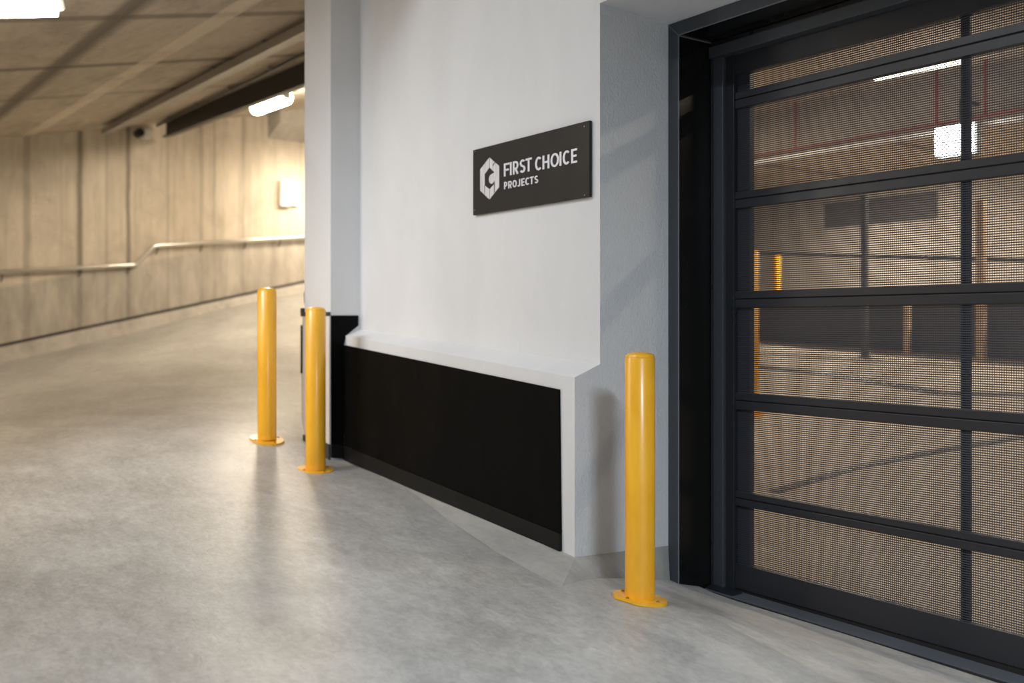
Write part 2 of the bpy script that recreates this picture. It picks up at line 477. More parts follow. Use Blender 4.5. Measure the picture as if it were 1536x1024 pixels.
# ------------------------------------------------------------------ black wall guards
g = thing('wall_guard_panel', 'long black panel fixed to the white wall below its sloping ledge', 'wall panel', tuple(onW(519,690)))
t = .012
q = [onW(519,690), onW(843,826), onW(840.5,584), onW(516,517)]
k = [onW(519,668), onW(843,800)]
bm = B(); pl = [k[0], k[1], q[2], q[3]]
hexa(bm, [p+Vector((0,-t,0)) for p in pl], [p+Vector((0,.002,0)) for p in pl])
obj('panel', bm, M['panel'], g)
bm = B(); pl = [q[0], q[1], k[1], k[0]]
hexa(bm, [p+Vector((0,-t-.006,0)) for p in pl], [p+Vector((0,.002,0)) for p in pl], .002)
obj('skirting', bm, M['skirt'], g)
g = thing('wall_guard_panel', 'black panel on the grey return side of the white column', 'wall panel', tuple(onX(496,686,XC)))
yb = Y1L - .012
def cx(px, py): return onX(px, py, XC)
zfl = hf(XC, YC)
pl = [Vector((XC,YC+.001,.40)), Vector((XC,yb,.39)), Vector((XC,yb,onX(517,516,XC).z)), cx(518.5,503), cx(537,488), cx(537,473), cx(496,473)]
bm = B(); hexa(bm, [p+Vector((.010,0,0)) for p in pl], [p+Vector((-.002,0,0)) for p in pl]); obj('panel', bm, M['panel'], g)
pl = [Vector((XC,YC+.001,cx(496,686).z)), Vector((XC,yb,cx(516,688).z)), Vector((XC,yb,.39)), Vector((XC,YC+.001,.40))]
bm = B(); hexa(bm, [p+Vector((.015,0,0)) for p in pl], [p+Vector((-.002,0,0)) for p in pl]); obj('skirting', bm, M['skirt'], g)

# white guard round the foot of the column, mostly behind a bollard
yg = YC - .012
g = thing('column_guard', 'cream white guard round the column foot behind the nearer left bollard', 'column guard', (XL, yg, hf(XL, YC)))
def gy(px, py): return onY(px, py, yg)
xl = gy(452.3,600).x; xr = XC+.001
bm = B(); z0, z1 = gy(475,662).z, gy(475,474).z
hexa(bm, [(xl+.03,yg,gy(457,645).z),(xr,yg,z0),(xr,yg,z1),(xl+.02,yg,z1),(xl,yg,gy(452,560).z),(xl,yg,gy(452,625).z)],
         [(xl+.03,YC+.25,gy(457,645).z),(xr,YC-.001,z0),(xr,YC-.001,z1),(xl+.02,YC+.25,z1),(xl,YC+.25,gy(452,560).z),(xl,YC+.25,gy(452,625).z)])
obj('shell', bm, M['guardwhite'], g)
bm = B(); box(bm, xl-.006, xr, yg-.006, YC-.001, gy(475,474).z, gy(475,468).z, .003); box(bm, xl-.012, XL-.001, yg-.006, YC+.2, gy(455,470).z, gy(455,462).z, .004)
obj('top_strip', bm, M['guarddark'], g)
bm = B(); hexa(bm, [(XL,yg-.004,gy(457,672).z-.04),(xr,yg-.004,gy(496,689).z),(xr,yg-.004,z0),(XL,yg-.004,z0+.03)], [(XL,YC-.001,gy(457,672).z-.04),(xr,YC-.001,gy(496,689).z),(xr,YC-.001,z0),(XL,YC-.001,z0+.03)])
obj('skirting', bm, M['guarddark'], g)
bm = B(); box(bm, xl-.008, xl+.02, yg-.008, yg+.12, gy(455,560).z, gy(455,487).z, .006)
obj('buffer_strip', bm, M['blackplastic'], g)
g = thing('wall_hook', 'small black looped hook on the column edge above the nearer left bollard', 'hook', tuple(onY(457,456,YC)))
bm = B(); x_ = XL
c0 = onY(457,445,YC).z
tube(bm, smooth_path([(x_+.005,YC+.02,c0+.05),(x_-.04,YC+.02,c0+.035),(x_-.032,YC+.02,c0-.01),(x_-.034,YC+.02,c0-.05),(x_+.005,YC+.02,c0-.055)], .02), .0105, 8)
obj('loop', bm, M['blackplastic'], g, True)
bm = B(); box(bm, x_-.008, x_+.001, YC+.005, YC+.04, c0-.07, c0+.07, .002); obj('back_plate', bm, M['blackplastic'], g)

# ------------------------------------------------------------------ bollards
def bollard(p, label, group, h=1.13, r=.0700, zfun=hf, name='bollard'):
    x, y, z = p
    z = zfun(x, y) if zfun else z
    g = thing(name, label, 'bollard', (x, y, z), group)
    e = .05
    gx = (zfun(x+e,y)-zfun(x-e,y))/(2*e) if zfun else 0; gyy = (zfun(x,y+e)-zfun(x,y-e))/(2*e) if zfun else 0
    top = h
    bm = B()
    prof = [(r,.006),(r,top-.006),(r-.002,top-.003)]
    lathe(bm, prof, (x,y,z)); obj('post', bm, M['yellow'], g, True)
    bm = B()
    prof = [(r-.0035,top-.004),(r-.001,top-.001),(r-.004,top+.006)] + [((r-.004)*math.cos(a), top+.006+.018*math.sin(a)) for a in [i*math.pi/2/8 for i in range(1, 8)]] + [(0, top+.024)]
    lathe(bm, prof, (x,y,z)); obj('cap', bm, M['yellow'], g, True)
    # flange: a disc trimmed by two straight edges
    bm = B(); n = 64; R_ = .128; loop = []
    for i in range(n):
        a = 2*math.pi*i/n; px, py = R_*math.cos(a), R_*math.sin(a)
        for ang, c in ((-78, .112),):
            nx, ny = math.cos(math.radians(ang)), math.sin(math.radians(ang))
            d = px*nx + py*ny
            if d > c: px -= nx*(d-c); py -= ny*(d-c)
        loop.append((px, py))
    lo = [(x+a, y+b, z + gx*a + gyy*b - .004) for a, b in loop]; hi = [(x+a*.985, y+b*.985, z + gx*a + gyy*b + .011) for a, b in loop]
    hexa(bm, lo, hi); obj('base_plate', bm, M['yellow'], g, True)
    for i in range(4):
        a = math.radians(i*90 + 12); dx, dy = .1*math.cos(a), .1*math.sin(a)
        bm = B(); lathe(bm, [(.0085,.008),(.0085,.016),(.005,.019),(0,.019)], (x+dx, y+dy, z+gx*dx+gyy*dy), 6); obj('bolt', bm, M['bolt'], g)
    return g
bollard(b3, 'tall yellow steel bollard standing in front of the mesh garage door frame', 'yellow bollards on the driveway')
bollard(b2, 'yellow steel bollard standing close to the black corner of the white column', 'yellow bollards on the driveway')
bollard(b1, 'yellow steel bollard farthest up the ramp, leftmost of the three', 'yellow bollards on the driveway')

# ------------------------------------------------------------------ company sign
YS = YU - .022
g = thing('company_sign', 'charcoal company sign with silver hexagon emblem and lettering on white wall', 'sign', tuple(onY(709,321,YS)))
c = [onY(709.5,321,YS), onY(884,297,YS), onY(884,183,YS), onY(709.5,223,YS)]
zb_, zt_ = (c[0].z+c[1].z)/2, (c[2].z+c[3].z)/2
bm = B(); box(bm, c[0].x, c[1].x, YS, YU-.004, zb_, zt_, .0015)
obj('board', bm, M['sign'], g)
def sp(cx_, cy_): return onY(710 + cx_/9.035, 215 + cy_/9.035, YS)   # crop pixels of the sign to its face
STK = [0]
def stroke(bm, pts, w, closed=False, y0=YS-.0025, y1=YS+.0005, ax=1.0):
    pts = [Vector((p[0]/ax, p[1])) for p in pts]; n = len(pts); Lf, Rt = [], []
    for i, p in enumerate(pts):
        a = pts[i]-pts[i-1] if (i > 0 or closed) else None
        b = pts[(i+1) % n]-pts[i] if (i < n-1 or closed) else None
        a = a.normalized() if a is not None else b.normalized(); b = b.normalized() if b is not None else a
        t = (a+b).normalized(); nn = Vector((-t.y, t.x)); k = 1/max(.45, nn.dot(Vector((-a.y, a.x))))
        Lf.append(p + nn*w/2*k); Rt.append(p - nn*w/2*k)
    m = n if closed else n-1
    STK[0] = (STK[0]+1) % 7; y0 = y0 - STK[0]*.00006
    for i in range(m):
        j = (i+1) % n
        P = [Lf[i], Lf[j], Rt[j], Rt[i]]
        hexa(bm, [(a.x*ax, y0, a.y) for a in P], [(a.x*ax, y1, a.y) for a in P])
def arc(cx_, cz_, rx, rz, a0, a1, n=18):
    return [(cx_+rx*math.cos(math.radians(a0+(a1-a0)*i/n)), cz_+rz*math.sin(math.radians(a0+(a1-a0)*i/n))) for i in range(n+1)]
def glyph(bm, ch, x0, x1, z0, z1, w):
    AX = 1.5; h = w/2; hx = h*AX; W, H = x1-x0, z1-z0; xa, xb, za, zb = x0+hx, x1-hx, z0+h, z1-h; zm = (z0+z1)/2
    S = lambda p, closed=False: stroke(bm, p, w, closed, ax=AX)
    if ch == 'F': S([(xa,z0),(xa,z1)]); S([(x0,zb),(x1,zb)]); S([(xa,zm-h*.2),(x1-W*.12,zm-h*.2)])
    elif ch == 'E': S([(xa,z0),(xa,z1)]); S([(x0,zb),(x1,zb)]); S([(xa,zm),(x1-W*.08,zm)]); S([(x0,za),(x1,za)])
    elif ch == 'I': S([((x0+x1)/2,z0),((x0+x1)/2,z1)])
    elif ch == 'H': S([(xa,z0),(xa,z1)]); S([(xb,z0),(xb,z1)]); S([(xa,zm),(xb,zm)])
    elif ch == 'T': S([((x0+x1)/2,z0),((x0+x1)/2,z1)]); S([(x0,zb),(x1,zb)])
    elif ch in 'RP':
        zj = z0 + H*.42; r = (zb-zj)/2; S([(xa,z0),(xa,z1)])
        S([(xa,zb),(xb-min(r,W*.45),zb)] + arc(xb-min(r,W*.45), zj+r, min(r,W*.45), r, 90, -90, 12)[1:] + [(xa,zj)])
        if ch == 'R': S([(x0+W*.48,zj),(x1-hx*.9,z0)])
    elif ch == 'O': S(arc((xa+xb)/2, zm, (xb-xa)/2, (zb-za)/2, 0, 360, 36)[:-1], True)
    elif ch == 'C': S(arc((xa+xb)/2+W*.04, zm, (xb-xa)/2+W*.02, (zb-za)/2, 48, 312, 28))
    elif ch == 'J': S([(xb,z1),(xb,za+H*.22)] + arc((xa+xb)/2, za+H*.22, (xb-xa)/2, H*.22, 0, -150, 12)[1:])
    elif ch == 'S':
        rx = (xb-xa)/2; r1 = (zb-za)*.24; r2 = (zb-za)*.26; cx2 = (xa+xb)/2
        S(arc(cx2, zb-r1, rx*.95, r1, 35, 200, 14) + [(cx2-rx*.4, zm+h*.55), (cx2+rx*.4, zm-h*.35)] + arc(cx2, za+r2, rx, r2, 20, -150, 14))
def word(name, items, ytop, ybot, wpx):
    """items: letter, left, right (crop px of the sign); top/bottom crop rows given at the first letter's left edge"""
    bm = B()
    z1, z0 = sp(items[0][1], ytop).z, sp(items[0][1], ybot).z
    for ch, a, b in items:
        x0, x1 = sp(a, 300).x, sp(b, 300).x
        glyph(bm, ch, x0, x1, z0, z1, wpx*(sp(440,300).x-sp(430,300).x)/10/1.5)
    return obj(name, bm, M['letter'], g)
word('name_lettering', [('F',418,494),('I',500,524),('R',540,615),('S',632,708),('T',712,795)], 275, 450, 22)
word('name_lettering', [('C',840,932),('H',942,1035),('O',1050,1164),('I',1172,1198),('C',1214,1314),('E',1330,1410)], 192, 375, 22)
word('subtitle_lettering', [('P',420,462),('R',476,525),('O',535,592),('J',599,638),('E',654,697),('C',708,764),('T',769,822),('S',832,882)], 525, 623, 14.5)
# hexagon emblem: a faceted ring with a rounded piece set into its open right side
bm = B()
O = [(222,190),(97,352),(97,640),(222,760),(355,590),(355,308)]
I_ = [(222,325),(158,418),(158,568),(222,622),(292,545),(292,395)]
O2 = [sp(*p) for p in O]; I2 = [sp(*p) for p in I_]
for i in range(6):
    j = (i+1) % 6
    P = [O2[i], O2[j], I2[j], I2[i]]
    cen = sum(P, Vector())/4
    P = [cen + (p-cen)*.998 for p in P]
    hexa(bm, [(p.x, YS-.0025, p.z) for p in P], [(p.x, YS+.0005, p.z) for p in P])
# rounded inner piece
cc = [(292,395),(292,500),(276,530),(256,548),(234,545),(219,520),(213,485),(220,450),(236,425),(258,412),(272,402)]
P = [sp(*p) for p in cc]
hexa(bm, [(p.x, YS-.0025, p.z) for p in P], [(p.x, YS+.0005, p.z) for p in P])
em = obj('emblem', bm, M['emblem'], g)
bm = B()
for a, b, w in (((158,570),(158,690),5), ((222,625),(222,757),4), ((290,548),(290,668),6), ((222,195),(222,322),2), ((300,255),(268,305),6)):
    bm = B(); p, q_ = sp(*a), sp(*b); stroke(bm, [(p.x,p.z),(q_.x,q_.z)], w*.0009, False, YS-.0032, YS-.002)
    obj('emblem_seam', bm, M['signside'], em)
for px, py in ((876.5,189.5),(877,292.5),(712.5,227.5),(712,315)):
    p = onY(px, py, YS); bm = B()
    n = 12; lo = [(p.x+.004*math.cos(2*math.pi*i/n), YS+.0005, p.z+.004*math.sin(2*math.pi*i/n)) for i in range(n)]
    hexa(bm, lo, [(a, YS-.0015, b) for a, _, b in lo]); obj('screw', bm, M['screw'], g)

# ------------------------------------------------------------------ door surround (frame, lining, guide track)
zfr = onY(1018,53,YF).z; zto = onX(1002,37,X0).z
zfb = onX(1002,868,X0).z - .12
fr = tag(empty('trim_2', (X0, YF, zfb)), kind='structure')
dpt = .006
bm = B()   # left face strip with mitred head
hexa(bm, [(X0+.001,YF,zfb),(XF,YF,zfb),(XF,YF,zfr),(X0+.001,YF,zto-.001)], [(X0+.001,YF+dpt,zfb),(XF,YF+dpt,zfb),(XF,YF+dpt,zfr),(X0+.001,YF+dpt,zto-.001)], .003)
obj('jamb_face', bm, M['framegrey'], fr)
bm = B()
hexa(bm, [(X0+.001,YF,zto-.001),(XF,YF,zfr),(XR,YF,zfr),(XR+.08,YF,zto-.001)], [(X0+.001,YF+dpt,zto-.001),(XF,YF+dpt,zfr),(XR,YF+dpt,zfr),(XR+.08,YF+dpt,zto-.001)], .003)
obj('head_face', bm, M['framegrey'], fr)
bm = B(); box(bm, XR, XR+.08, YF, YF+dpt, zfb, zfr, .002); obj('jamb_face', bm, M['framegrey'], fr)
bm = B(); box(bm, X0+.002, XF-.002, YF+dpt, YT+.06, zfb-.1, zfr); obj('jamb_lining', bm, M['jamb'], fr)
bm = B(); box(bm, XR+.002, XR+.08, YF+dpt, YT+.06, zfb-.1, zfr); obj('jamb_lining', bm, M['jamb'], fr)
bm = B(); box(bm, XF, XR, YF+dpt, YT+.06, zfr+.001, zto-.001); obj('head_lining', bm, M['jamb'], fr)
bm = B(); box(bm, XF-.004, XF+.0005, YF-.0015, YF+.004, zfb, zfr-.003); obj('edge_highlight', bm, M['edge'], fr)  # highlight along the frame edge, painted as a pale strip
bm = B(); box(bm, XF, XR, YF-.0015, YF+.004, zfr-.0005, zfr+.004); obj('edge_highlight', bm, M['edge'], fr)
bm = B(); hexa(bm, [(X0+.001,YF-.0015,zto-.003),(X0+.004,YF-.0015,zto-.001),(XF,YF-.0015,zfr+.002),(XF-.003,YF-.0015,zfr)], [(X0+.001,YF+.004,zto-.003),(X0+.004,YF+.004,zto-.001),(XF,YF+.004,zfr+.002),(XF-.003,YF+.004,zfr)]); obj('mitre_joint', bm, M['edge'], fr)  # mitre line in the same painted highlight grey
# pale sealant joint at the top of the lining
bm = B(); box(bm, XF-.003, XF+.004, YF+.004, YT, zfr-.005, zfr+.001); obj('sealant_bead', bm, M['galv'], fr)
# guide track: two folded flanges left of the door leaf
x1, x2, x3 = onY(1069,400,YT).x, onY(1085,400,YT).x, onY(1097,400,YT).x
ztr = onY(1075,84,YT).z; zbt = onY(1080,889,YT).z
bm = B(); box(bm, XF+.001, x1+.006, YT-.012, YT+.05, zbt, zfr-.002, .002); obj('track_edge', bm, M['frame'], fr)
bm = B(); box(bm, x1+.006, x2, YT-.004, YT+.05, zbt, ztr, .004); obj('guide_track', bm, M['framegrey'], fr)
bm = B(); box(bm, x2, x3+.002, YT+.018, YT+.05, zbt, ztr, .003); obj('guide_track', bm, M['frame'], fr)
# head pelmet
zp1, zp0 = onY(1072,69,YT-.03).z, onY(1072,86,YT-.03).z
bm = B(); box(bm, x1+.004, XR, YT-.035, YT+.05, zp0, zp1, .003); obj('head_track', bm, M['framegrey'], fr)
bm = B(); box(bm, XF, XR, YT-.012, YT+.05, zp1+.004, zfr-.002, .002); obj('head_seal', bm, M['frame'], fr)
bm = B(); box(bm, XR-.14, XR, YT-.004, YT+.05, zbt-.05, ztr, .003); obj('guide_track', bm, M['framegrey'], fr)

# ------------------------------------------------------------------ sectional mesh door
DY0, DY1 = YT+.03, YT+.075
xd0, xd1 = x3, XR-.14
bay = onY(1436,500,DY0).x - onY(1099,500,DY0).x
door = thing('garage_door', 'black sectional garage door of mesh panels between horizontal rails', 'garage door', (xd0, DY0, zbt))
door['kind'] = 'thing'
def zd(py): return onY(1097.5, py, DY0).z
rails = [(140,164.5),(289,313.5),(437.5,462),(588,613),(735,756.5)]
zs = []
bm = B(); ztop0, ztop1 = zd(113.5), zd(72)
box(bm, xd0, xd1, DY0, DY1, ztop0, ztop1, .003); obj('top_rail', bm, M['rail'], door)
zs.append(ztop0)
for a, b in rails:
    za, zb_ = zd(a), zd(b); zm = zb_ + (za-zb_)*.54
    bm = B(); box(bm, xd0, xd1, DY0, DY1, zm+.0025, za, .003); obj('rail', bm, M['rail'], door)
    bm = B(); box(bm, xd0, xd1, DY0, DY1, zb_, zm-.0025, .003); obj('rail', bm, M['rail'], door)
    bm = B(); box(bm, xd0, xd1, DY0+.008, DY1-.004, zm-.004, zm+.004); obj('hinge_seal', bm, M['groove'], door)
    zs += [za, zb_]
zbr1, zbr0 = zd(843), zd(880)
bm = B(); box(bm, xd0, xd1, DY0, DY1, zbr0, zbr1, .003); obj('bottom_rail', bm, M['rail'], door)
zs.append(zbr1)
bm = B(); box(bm, xd0, xd1, DY0+.008, DY1-.008, zbr0-.06, zbr0+.002); obj('bottom_seal', bm, M['groove'], door)
MY = (DY0+DY1)/2 - .004
xcols = [xd0] + [xd0 + .005 + bay*i for i in (1, 2)] + [xd1]
mw = .044
PIT = .0106
for r in range(6):
    z1, z0 = zs[2*r], zs[2*r+1]
    for cidx in range(len(xcols)-1):
        xa, xb = xcols[cidx], xcols[cidx+1]
        bm = B()
        nh = max(1, round((z1-z0)/PIT)); nv = max(1, round((xb-xa)/PIT))
        for i in range(nh+1):
            z = z0 + (z1-z0)*i/nh; hw = .0029
            y = MY - .0012
            quad(bm, (xa,y,z-hw),(xb,y,z-hw),(xb,y-.0012,z),(xa,y-.0012,z)); quad(bm, (xa,y-.0012,z),(xb,y-.0012,z),(xb,y,z+hw),(xa,y,z+hw)); quad(bm, (xa,y,z+hw),(xb,y,z+hw),(xb,y,z-hw),(xa,y,z-hw))
        for i in range(nv+1):
            x = xa + (xb-xa)*i/nv; hw = .0016; y = MY
            quad(bm, (x-hw,y,z0),(x+hw,y,z0),(x+hw,y,z1),(x-hw,y,z1)); 
        obj('mesh_panel', bm, M['mesh'], door)
    for xm in xcols[1:-1]:
        bm = B(); box(bm, xm-mw/2, xm+mw/2, MY+.006, DY1, z0-.002, z1+.002, .002); obj('mullion', bm, M['mull'], door)
    bm = B(); box(bm, xd0-.07, onY(1125,500,MY+.01).x, MY+.008, DY1+.02, z0-.002, z1+.002, .002); obj('end_stile', bm, M['rail'], door)
    bm = B(); box(bm, xd1-.1, xd1, MY+.008, DY1, z0-.002, z1+.002, .002); obj('end_stile', bm, M['rail'], door)
# threshold: charcoal sill behind a dark slot
th = tag(empty('trim_3', (XF, YT, zbt)), kind='structure')
zt0 = onY(1070,889,YT).z
def zfe(x): return hf(x, YE)
def run(bm, prof):
    hexa(bm, [(XF+.004, y, zfe(XF)+z) for y, z in prof], [(XR, y, zfe(XR)+z) for y, z in prof])
bm = B(); run(bm, [(YE+.035,-.012),(YT+.3,.0),(YT+.3,-.3),(YE+.035,-.3)]); obj('sill', bm, M['thresh'], th)
bm = B(); run(bm, [(YE,-.02),(YE+.036,-.02),(YE+.036,-.3),(YE,-.3)]); obj('slot', bm, M['groove'], th)
bm = B(); hexa(bm, [(x1+.01,YE+.04,zfe(x1)-.010),(x3+.06,YE+.04,zfe(x3)-.010),(x3+.06,YT+.02,zfe(x3)-.002),(x1+.01,YT+.02,zfe(x1)-.002)], [(x1+.01,YE+.04,zfe(x1)),(x3+.06,YE+.04,zfe(x3)),(x3+.06,YT+.02,zfe(x3)+.008),(x1+.01,YT+.02,zfe(x1)+.008)]); obj('foot_plate', bm, M['frame'], th)

# ------------------------------------------------------------------ garage beyond the door
YP, YB = 12.0, 15.0
pa, pb = onY(1130,510,YP), onY(1536,541,YP)
kp = (pb.z-pa.z)/(pb.x-pa.x)
def zpar(x): return pa.z + kp*(x-pa.x)
def zin(x, y):
    t_ = (y-(YT+.3))/(YP-YT-.3); t_ = max(0, min(1.1, t_)); s = t_*t_*(3-2*t_)*.35 + t_*.65
    return (1-s)*(-.24) + s*zpar(x)
bm = B(); V = {}
for i in range(41):
    for j in range(25):
        y = YT+.3 + (YP+.2-YT-.3)*j/24
        xl_ = -4.4 - (y-YT)*.95; x = xl_ + (4.0-xl_)*i/40
        V[i,j] = bm.verts.new((x, y, zin(x, y)))
for i in range(40):
    for j in range(24): bm.faces.new((V[i,j],V[i+1,j],V[i+1,j+1],V[i,j+1]))
obj('floor_garage', bm, M['gfloor'], smooth=True, kind='structure', angle=180)
ZG = 3.75
def gslab(bm, ya, yb_, z0, z1):
    def xl_(y): return -4.5 - (y-YD)*(11.5/(YB-YD))
    P = [(xl_(ya)-.1, ya), (4.3, ya), (4.3, yb_), (xl_(yb_)-.1, yb_)]
    return hexa(bm, [(a, b, z0) for a, b in P], [(a, b, z1) for a, b in P])
bm = B(); gslab(bm, YD, YB+.3, ZG, ZG+.3); obj('ceiling_garage', bm, M['cceil'], kind='structure')
bm = B(); box(bm, -16, 4.3, YB, YB+.3, -.5, ZG); obj('wall_garage_back', bm, M['cplain'], kind='structure')
bm = B(); box(bm, 4.0, 4.3, YD, YB, -.6, ZG); obj('wall_garage_right', bm, M['cplain'], kind='structure')
bm = B(); hexa(bm, [(-4.5,YD+.01,-.6),(-16,YB,-.6),(-16.2,YB,-.6),(-4.8,YD+.01,-.6)], [(-4.5,YD+.01,ZG),(-16,YB,ZG),(-16.2,YB,ZG),(-4.8,YD+.01,ZG)])
obj('wall_garage_left', bm, M['cplain'], kind='structure')
# dark parapet in front of the upper deck
ztp = onY(1300,447,YP).z
bm = B(); hexa(bm, [(-12.6,YP,zpar(-12.6)-.4),(-12.6,YP+.15,zpar(-12.6)-.4),(-12.6,YP+.15,ztp+.03),(-12.6,YP,ztp+.03)], [(4,YP,zpar(4)-.4),(4,YP+.15,zpar(4)-.4),(4,YP+.15,ztp),(4,YP,ztp)])
bmesh.ops.bisect_plane(bm, geom=bm.verts[:]+bm.edges[:]+bm.faces[:], plane_co=(0,0,-.6), plane_no=(0,0,1))
obj('wall_parapet', bm, M['dado'], kind='structure')
ZU = ztp - .28
bm = B(); gslab(bm, YP+.15, YB, ZU-.2, ZU); obj('floor_deck', bm, M['gfloor'], kind='structure')
# downstand beam with a lit face
zbm = onY(1120,236,9.2).z
bm = B(); box(bm, -9.5, 4, 9.2, 9.55, zbm, ZG); obj('trim_4', bm, M['cplain'], kind='structure')
# sprinkler main and drops
g = thing('sprinkler_pipe', 'thin red sprinkler pipe with hangers under the garage ceiling behind the mesh', 'pipe', tuple(onY(1120,228,9.0)))
zpp = onY(1300,205,9.0).z
bm = B(); tube(bm, [(-8.5,9.0,zpp),(3.5,9.0,zpp)], .011, 10); obj('main_pipe', bm, M['red'], g, True)
g2 = thing('lighting_conduit', 'pale conduit running just under the red pipe behind the mesh', 'pipe', tuple(onY(1120,236,9.0)))
bm = B(); tube(bm, [(-8.5,9.0,zpp-.075),(3.5,9.0,zpp-.075)], .03, 12); obj('pipe', bm, M['plastic'], g2, True)
for px in (1193, 1405, 1478):
    x = onY(px,200,9.0).x; bm = B(); tube(bm, [(x,9.0,zpp),(x,9.0,ZG)], .014, 10); obj('drop_pipe', bm, M['red'], g, True)
# lamps inside
def tube_light(a, b, label, m, group, r=.045, body=(.06,.05)):
    a, b = Vector(a), Vector(b); d = (b-a).normalized()
    g = thing('tube_light', label, 'light', tuple((a+b)/2), group)
    bm = B(); tube(bm, [a, b], r, 16)
    obj('diffuser', bm, m, g, True)
    s = d.cross(Vector((0,0,1))).normalized(); up = s.cross(d)
    w, h_ = body
    for nm, p, q_, ww, z0_, z1_ in (('housing', a-d*.03, b+d*.03, w, r*.75, r+h_), ('end_cap', a-d*.05, a+d*.012, r*.55, -r*.3, r*1.0), ('end_cap', b-d*.012, b+d*.05, r*.55, -r*.3, r*1.0)):
        bm = B()
        hexa(bm, [p-s*ww+up*z0_, p+s*ww+up*z0_, p+s*ww+up*z1_, p-s*ww+up*z1_], [q_-s*ww+up*z0_, q_+s*ww+up*z0_, q_+s*ww+up*z1_, q_-s*ww+up*z1_], .004)
        obj(nm, bm, M['plasticgrey'], g)
    return g
yl = 7.6
tube_light(onY(1313,116,yl), onY(1450,88,yl), 'long lit tube light on the garage ceiling behind the mesh door', M['cooltube'], 'tube lights', .03)
g = thing('floodlight', 'bright square floodlight below the beam behind the mesh door', 'light', tuple(onY(1437,211,8.95)))
p = onY(1437,211,8.85)
bm = B(); box(bm, p.x-.17, p.x+.17, 8.74, 8.83, p.z-.13, p.z+.13, .01); obj('lens', bm, M['lamp'], g)
bm = B(); box(bm, p.x-.19, p.x+.19, 8.831, 8.93, p.z-.15, p.z+.15, .01); obj('housing', bm, M['plasticgrey'], g)
bm = B(); tube(bm, [(p.x,8.9,p.z+.14),(p.x,8.9,zbm+.12),(p.x,9.21,zbm+.12)], .02, 8); obj('bracket', bm, M['darksteel'], g)
# dark board on the back wall with pale blotches, too small to read
g = thing('wall_board', 'dark rectangular board on the far garage wall seen through the mesh', 'board', tuple(onY(1250,312,YB)))
a, b = onY(1236,310,YB-.03), onY(1405,286,YB-.03)
bm = B(); box(bm, a.x, b.x, YB-.03, YB+.001, b.z-.44, b.z, .004); obj('board', bm, M['dado'], g)
# guard rail on the parapet
g = thing('guard_rail', 'thin grey guard rail above the dark parapet behind the mesh', 'rail', tuple(onY(1130,440,YP+.07)))
r0_, r1_ = onY(1130,379,YP+.07), onY(1536,390,YP+.07)
def zrl(x): return r0_.z + (r1_.z-r0_.z)*(x-r0_.x)/(r1_.x-r0_.x)
bm = B(); tube(bm, [(-12.5,YP+.07,zrl(-12.5)),(-2.5,YP+.07,zrl(-2.5))], .03, 12); obj('rail', bm, M['greypost'], g, True)
for x in (-12.3, -10.9, -4.6, -2.6):
    bm = B(); tube(bm, [(x,YP+.07,ztp),(x,YP+.07,zrl(x))], .02, 8); obj('baluster', bm, M['greypost'], g, True)
def post(px, ybot, ytop, y, w, m, name, label, cat):
    p = onY(px, ybot, y); q_ = onY(px, ytop, y); g = thing(name, label, cat, (p.x, y, zin(p.x, y)))
    bm = B(); box(bm, p.x-w/2, p.x+w/2, y-w/2, y+w/2, zin(p.x,y)-.01, q_.z, .004); obj('shaft', bm, m, g)
    bm = B(); box(bm, p.x-w*.9, p.x+w*.9, y-w*.9, y+w*.9, zin(p.x,y)-.02, zin(p.x,y)+.012, .003); obj('foot_plate', bm, m, g)
post(1297, 534, 292, 11.4, .075, M['greypost'], 'steel_post', 'slim dark grey steel post in front of the parapet behind the mesh', 'post')
post(1361, 528, 452, 11.75, .07, M['tan'], 'short_post', 'short tan post against the dark parapet left of the door mullion', 'post')
post(1472, 530, 300, 11.75, .095, M['tan'], 'tall_post', 'tall tan post against the dark parapet right of the door mullion', 'post')
pb_ = onY(1165,486,YP+.55)
bollard((pb_.x, pb_.y, ZU), 'yellow bollard on the deck above the dark parapet behind the mesh', 'yellow bollards in the garage', h=onY(1165,381,YP+.55).z-ZU, r=.066, zfun=lambda x, y: ZU)
pc = onY(1129,545,8.2)
bollard((pc.x, pc.y, zin(pc.x, pc.y)), 'yellow bollard on the garage floor at the left edge of the mesh', 'yellow bollards in the garage', h=onY(1129,378,8.2).z-zin(pc.x,pc.y), r=.065, zfun=zin)
def onfloor(px, py):
    lo, hi = 4.6, YP-.02
    for _ in range(60):
        mid = (lo+hi)/2; p = onY(px, py, mid)
        if p.z < zin(p.x, mid): hi = mid
        else: lo = mid
    return onY(px, py, lo)
def channel(pxs, w, label):  # lays a thin dark strip along points of the garage floor
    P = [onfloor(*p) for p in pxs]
    g = thing('floor_strip', label, 'drain channel', tuple(P[0])); bm = B()
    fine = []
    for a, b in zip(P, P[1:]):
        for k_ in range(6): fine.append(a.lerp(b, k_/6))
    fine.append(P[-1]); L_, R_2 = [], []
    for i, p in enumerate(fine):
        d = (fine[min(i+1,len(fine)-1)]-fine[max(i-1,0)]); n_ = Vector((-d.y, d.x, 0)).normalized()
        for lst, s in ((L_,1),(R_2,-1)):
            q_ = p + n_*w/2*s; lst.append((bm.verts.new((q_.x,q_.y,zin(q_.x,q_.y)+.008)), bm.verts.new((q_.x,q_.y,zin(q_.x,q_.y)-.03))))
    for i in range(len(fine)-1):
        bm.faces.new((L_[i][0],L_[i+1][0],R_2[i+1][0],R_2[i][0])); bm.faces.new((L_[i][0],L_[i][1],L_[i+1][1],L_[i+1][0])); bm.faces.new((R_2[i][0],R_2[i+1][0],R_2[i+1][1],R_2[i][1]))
    obj('dark_strip', bm, M['darksteel'], g)
